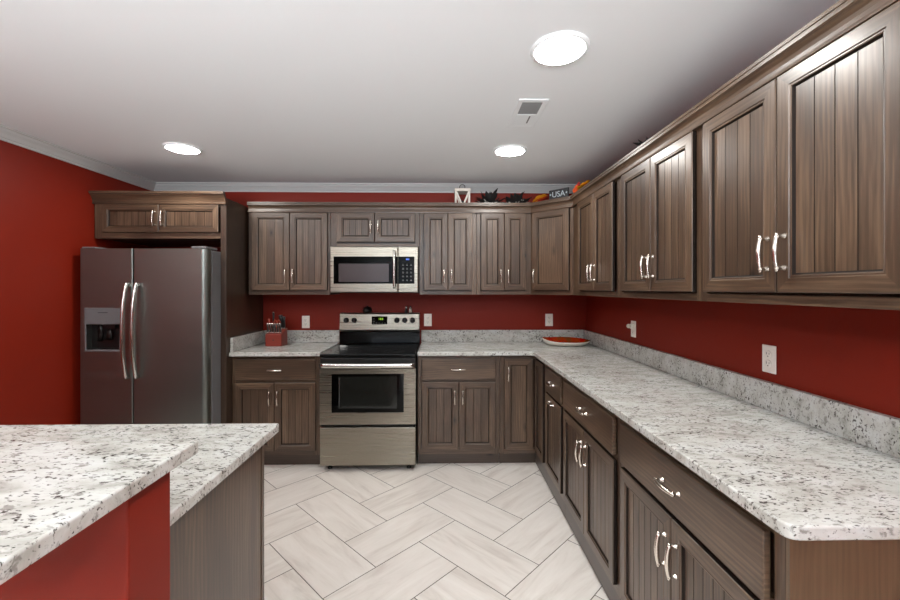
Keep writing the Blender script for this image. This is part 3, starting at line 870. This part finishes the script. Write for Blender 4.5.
# scissors with orange rings
o = thing('scissors', 'orange-handled kitchen scissors standing in the middle of the block', 'scissors', (KB.x-.006, KB.y+.03, KB.z+.14), 0)
for s in (-1, 1):
    mb = MB(); pts = []
    for k in range(17):
        a = 2*math.pi*k/16; pts.append((s*.016+.013*math.cos(a), 0, .058+.022*math.sin(a)))
    mb.tube(pts, .0055, 8, cap=False); mb.tube([(s*.003, 0, .002), (s*.012, 0, .038)], [.006, .006], 8)
    mb.build('handle', 'orange', o)

def dish():
    o = thing('serving_dish', 'long boat-shaped dish, red inside and white outside, near the corner', 'dish', (1.103, 3.640, CZ1+.0006), R(-6))
    def ring(a, b_, z, lift):
        out = []
        for k in range(56):
            t = 2*math.pi*k/56; c, s = math.cos(t), math.sin(t)
            out.append((a*math.copysign(abs(c)**.86, c), b_*s, z+lift*(abs(c)**3)*(1.2 if c < 0 else .3)+lift*.8*max(0, s)**2))
        return out
    def skin(rings, close_first, close_last):
        mb = MB()
        for k in range(len(rings)-1):
            for q in range(56):
                mb.face([rings[k][q], rings[k][(q+1) % 56], rings[k+1][(q+1) % 56], rings[k+1][q]], None, 0, True)
        if close_first: mb.face(rings[0][::-1])
        if close_last: mb.face(rings[-1])
        return mb
    skin([ring(.140, .085, 0, 0), ring(.165, .106, .004, .002), ring(.195, .132, .019, .012), ring(.210, .144, .033, .022), ring(.213, .146, .0355, .023), ring(.211, .1445, .0375, .023)], True, False).build('shell', 'china', o)
    skin([ring(.211, .1445, .0375, .023), ring(.207, .141, .036, .022), ring(.19, .127, .022, .012), ring(.155, .10, .009, .003)], False, True).build('lining', 'dishred', o)
dish()

# things on the backguard of the range
RGZ = 1.2075; RY = 3.858
def shaker(x, mat, label):
    o = thing('shaker', label, 'shaker', (x, RY, RGZ), 0, 'salt and pepper shakers')
    mb = MB(); mb.lathe([(.013, 0), (.0145, .004), (.013, .022), (.010, .040)], (0, 0, 0), 'z', 16); mb.build('jar', mat, o)
    mb = MB(); mb.lathe([(.0105, .0402), (.0115, .044), (.010, .058), (.005, .064), (.0001, .065)], (0, 0, 0), 'z', 16, close=False); mb.build('lid', 'bright', o)
shaker(-.338, 'slot', 'pepper shaker with dark contents, left one on the range backguard')
shaker(-.298, 'china', 'white salt shaker, right one on the range backguard')
o = thing('spice_bowl', 'small black lidded bowl standing on top of the range backguard', 'bowl', (-.700, RY, RGZ))
mb = MB(); mb.lathe([(.026, 0), (.040, .012), (.044, .030)], (0, 0, 0), 'z', 24); mb.build('bowl', 'black', o)
mb = MB(); mb.lathe([(.0445, .0304), (.036, .046), (.018, .056), (.006, .058), (.007, .066), (.0001, .068)], (0, 0, 0), 'z', 24, close=False); mb.build('lid', 'black', o)

# ------------------------------------------------------------------ decorations on top of the cabinets
TZ = UZ1+.0006
o = thing('lantern', 'white wooden lantern with V-shaped lattice on top of the wall cabinets', 'lantern', (.180, 3.655, TZ))
mb = MB(); q = .066
for x in (-q, q-.013):
    for y in (-q, q-.013): mb.box(x, x+.013, y, y+.013, .012, .164)
mb.box(-q-.002, q+.002, -q-.002, q+.002, 0, .012); mb.box(-q-.003, q+.003, -q-.003, q+.003, .164, .188)
mb.build('frame', 'whitewash', o, bevel=.002)
for s in (-1, 1):
    mb = MB()
    for sg in (-1, 1):
        a = Vector((sg*(q-.012), s*(q-.006), .160)); b_ = Vector((sg*.002, s*(q-.006), .034))
        d_ = (b_-a).normalized(); nrm = Vector((d_.z, 0, -d_.x))*.006
        f = [a+nrm, a-nrm, b_-nrm, b_+nrm]; th = Vector((0, .004, 0))
        mb.face([p-th for p in f]); mb.face([p+th for p in f][::-1])
        for k in range(4): mb.face([f[k]-th, f[(k+1) % 4]-th, f[(k+1) % 4]+th, f[k]+th])
    mb.build('lattice', 'whitewash', o)
mb = MB(); mb.lathe([(.026, .0125), (.026, .085), (.004, .087), (.002, .098)], (0, 0, 0), 'z', 18); mb.build('candle', 'leafdark', o)
mb = MB(); mb.tube([(.024*math.cos(2*math.pi*k/20), 0, 0.212+.024*math.sin(2*math.pi*k/20)) for k in range(21)], .0038, 8, cap=False); mb.build('ring', 'iron', o)

def leaf(mb, base, direction, L, W_, mi=0, curl=.25, lobes=0):
    d = Vector(direction).normalized(); up = Vector((0, 0, 1))
    side = d.cross(up)
    if side.length < .05: side = Vector((1, 0, 0))
    side.normalize(); nrm = side.cross(d).normalized()
    n = 8; rows = []
    for k in range(n+1):
        s = k/n
        wv = W_*math.sin(math.pi*min(1, s*.93+.05))**.8*(1 if not lobes else (.62+.38*abs(math.cos(s*math.pi*lobes))))
        c = Vector(base)+d*(s*L)+nrm*(-curl*L*s*s)
        if k == n: wv = .0008
        rows.append((c-side*wv+nrm*wv*.35, c, c+side*wv+nrm*wv*.35))
    th = nrm*.0012
    for k in range(n):
        for q in (0, 1):
            f = [rows[k][q], rows[k][q+1], rows[k+1][q+1], rows[k+1][q]]
            mb.face([p+th for p in f], None, mi, True); mb.face([p-th for p in f][::-1], None, mi, True)
def sprig(x, y, label, n, spread, hgt, seed, group='dark leaf sprays on the cabinets', mats=('leafdark', 'leafsilver'), names=('dark_leaves', 'silver_leaves'), rz=0, name='leaf_spray', z0=None):
    rnd = random.Random(seed)
    o = thing(name, label, 'decoration', (x, y, TZ if z0 is None else z0), rz, group)
    mb = MB(); mb.tube([(-spread*.9, 0, .007), (-spread*.3, .01, .011), (spread*.3, -.008, .010), (spread*.9, 0, .007)], [.004, .006, .006, .004], 8); mb.build('stem', 'leafdark', o)
    for mi, frac in ((0, 1.0), (1, .9)):
        mb = MB()
        for k in range(int(n*frac)):
            bx = rnd.uniform(-spread*.85, spread*.85); a = rnd.uniform(-.9, .9)
            dr = (rnd.uniform(-.45, .45)-bx/spread*.4, rnd.uniform(-.55, .3)-(.25 if mi else 0), rnd.uniform(.35, 1.2)*(1-.4*abs(bx)/spread))
            k_ = (1-.45*abs(bx)/spread)
            L = hgt*rnd.uniform(.55, 1.0)*k_*(1 if mi == 0 else .72)
            leaf(mb, (bx, rnd.uniform(-.015, .015), .012), dr, L, L*rnd.uniform(.12, .2), 0, rnd.uniform(.1, .45))
        mb.build(names[mi], mats[mi], o)
    return o
sprig(.428, 3.69, 'dark leaf spray with silver leaves, left one beside the white lantern', 80, .070, .205, 3)
sprig(.680, 3.72, 'dark leaf spray with silver leaves, right one beside the yellow leaves', 80, .072, .205, 8)
sprig(1.175, 2.25, 'dark grey leaf spray on top of the right wall cabinets', 20, .09, .20, 21, rz=R(-90))
def autumn(x, y, z, rz, label, parts):
    """parts: (name, material, [(base x, base y, base z, direction, length, width)])"""
    o = thing('autumn_leaf_spray', label, 'decoration', (x, y, z), rz, 'autumn leaf sprays')
    mb = MB(); mb.tube([(-.08, 0, .006), (0, .004, .012), (.08, 0, .006)], [.003, .005, .003], 8); mb.build('stem', 'leafred', o)
    for nm, mt, ls in parts:
        mb = MB()
        for bx, by, bz, dr, L, W_ in ls: leaf(mb, (bx, by, bz), dr, L, W_, 0, .12, 2)
        mb.build(nm, mt, o)
dn = Vector((math.sqrt(.5), math.sqrt(.5)))      # inward normal of the diagonal front
def diag(s, inn): return (DX0+s*math.sqrt(.5)+dn.x*inn, YU-s*math.sqrt(.5)+dn.y*inn)
p = diag(.050, .050)
autumn(p[0], p[1], TZ, R(-45), 'yellow and orange autumn leaf spray left of the USA plaque', [
    ('yellow_leaves', 'leafyellow', [(-.055, -.012, .068, (1, -.05, .50), .14, .030), (-.04, -.006, .05, (1, .1, .70), .13, .030), (-.05, 0, .03, (1, -.1, .35), .12, .026)]),
    ('orange_leaves', 'leaforange', [(-.075, .006, .03, (1, 0, .62), .17, .036), (-.08, .0, .03, (1, 0, .40), .12, .030), (.0, -.004, .02, (1, -.1, .5), .10, .028), (-.02, .004, .02, (-.6, 0, .8), .08, .022)]),
    ('red_leaves', 'leafred', [(-.06, .012, .02, (1, .1, .8), .15, .034), (-.03, .01, .02, (-.9, .1, .7), .09, .026)])])
autumn(1.075, 3.12, TZ, R(-90), 'yellow and red autumn leaf spray right of the USA plaque on the right run', [
    ('yellow_leaves', 'leafyellow', [(-.05, -.01, .055, (1, -.1, .30), .15, .030), (-.01, .0, .06, (1, .1, .55), .13, .032), (-.06, .0, .05, (.8, -.1, .55), .11, .028)]),
    ('orange_leaves', 'leaforange', [(-.09, -.012, .03, (.5, -.2, .9), .10, .034), (-.06, .01, .03, (1, 0, .62), .15, .034), (-.10, .0, .02, (.2, -.3, .9), .09, .030)]),
    ('red_leaves', 'leafred', [(-.11, .0, .02, (.1, 0, 1), .13, .030), (-.10, .01, .03, (-.4, 0, .9), .11, .028), (-.05, .014, .03, (.8, .1, .8), .14, .032)])])
# plaque
p = diag(.240, .047)
o = thing('plaque', 'small black plaque lettered USA on the corner cabinet', 'sign', (p[0], p[1], TZ), R(-45))
mb = MB(); mb.box(-.090, .090, -.008, .008, 0, .142); mb.build('board', 'plaque', o, bevel=.003)
cu = bpy.data.curves.new('lettering', 'FONT'); cu.body = 'USA'; cu.size = .066; cu.extrude = .0012; cu.align_x = 'CENTER'
to = bpy.data.objects.new('lettering', cu); C.objects.link(to)
bpy.context.view_layer.update()
me = bpy.data.meshes.new_from_object(to.evaluated_get(bpy.context.evaluated_depsgraph_get()))
bpy.data.objects.remove(to)
lo = bpy.data.objects.new('lettering', me); C.objects.link(lo); me.materials.clear(); me.materials.append(M['letter'])
lo.parent = o; lo.location = (0, -.0096, .078); lo.rotation_euler = (R(90), 0, 0)
for sx in (-.074, .074):
    mb = MB(); pts = []
    for k in range(10):
        a = math.pi/2+k*math.pi/5; r_ = .011 if k % 2 == 0 else .0048
        pts.append((sx+r_*math.cos(a), r_*math.sin(a)+.102))
    mb.face([(x, -.0105, z) for x, z in pts]); mb.face([(x, -.0085, z) for x, z in pts][::-1])
    for k in range(10):
        (xa, za), (xb, zb) = pts[k], pts[(k+1) % 10]
        mb.face([(xa, -.0105, za), (xb, -.0105, zb), (xb, -.0085, zb), (xa, -.0085, za)])
    mb.build('star', 'letter', o)
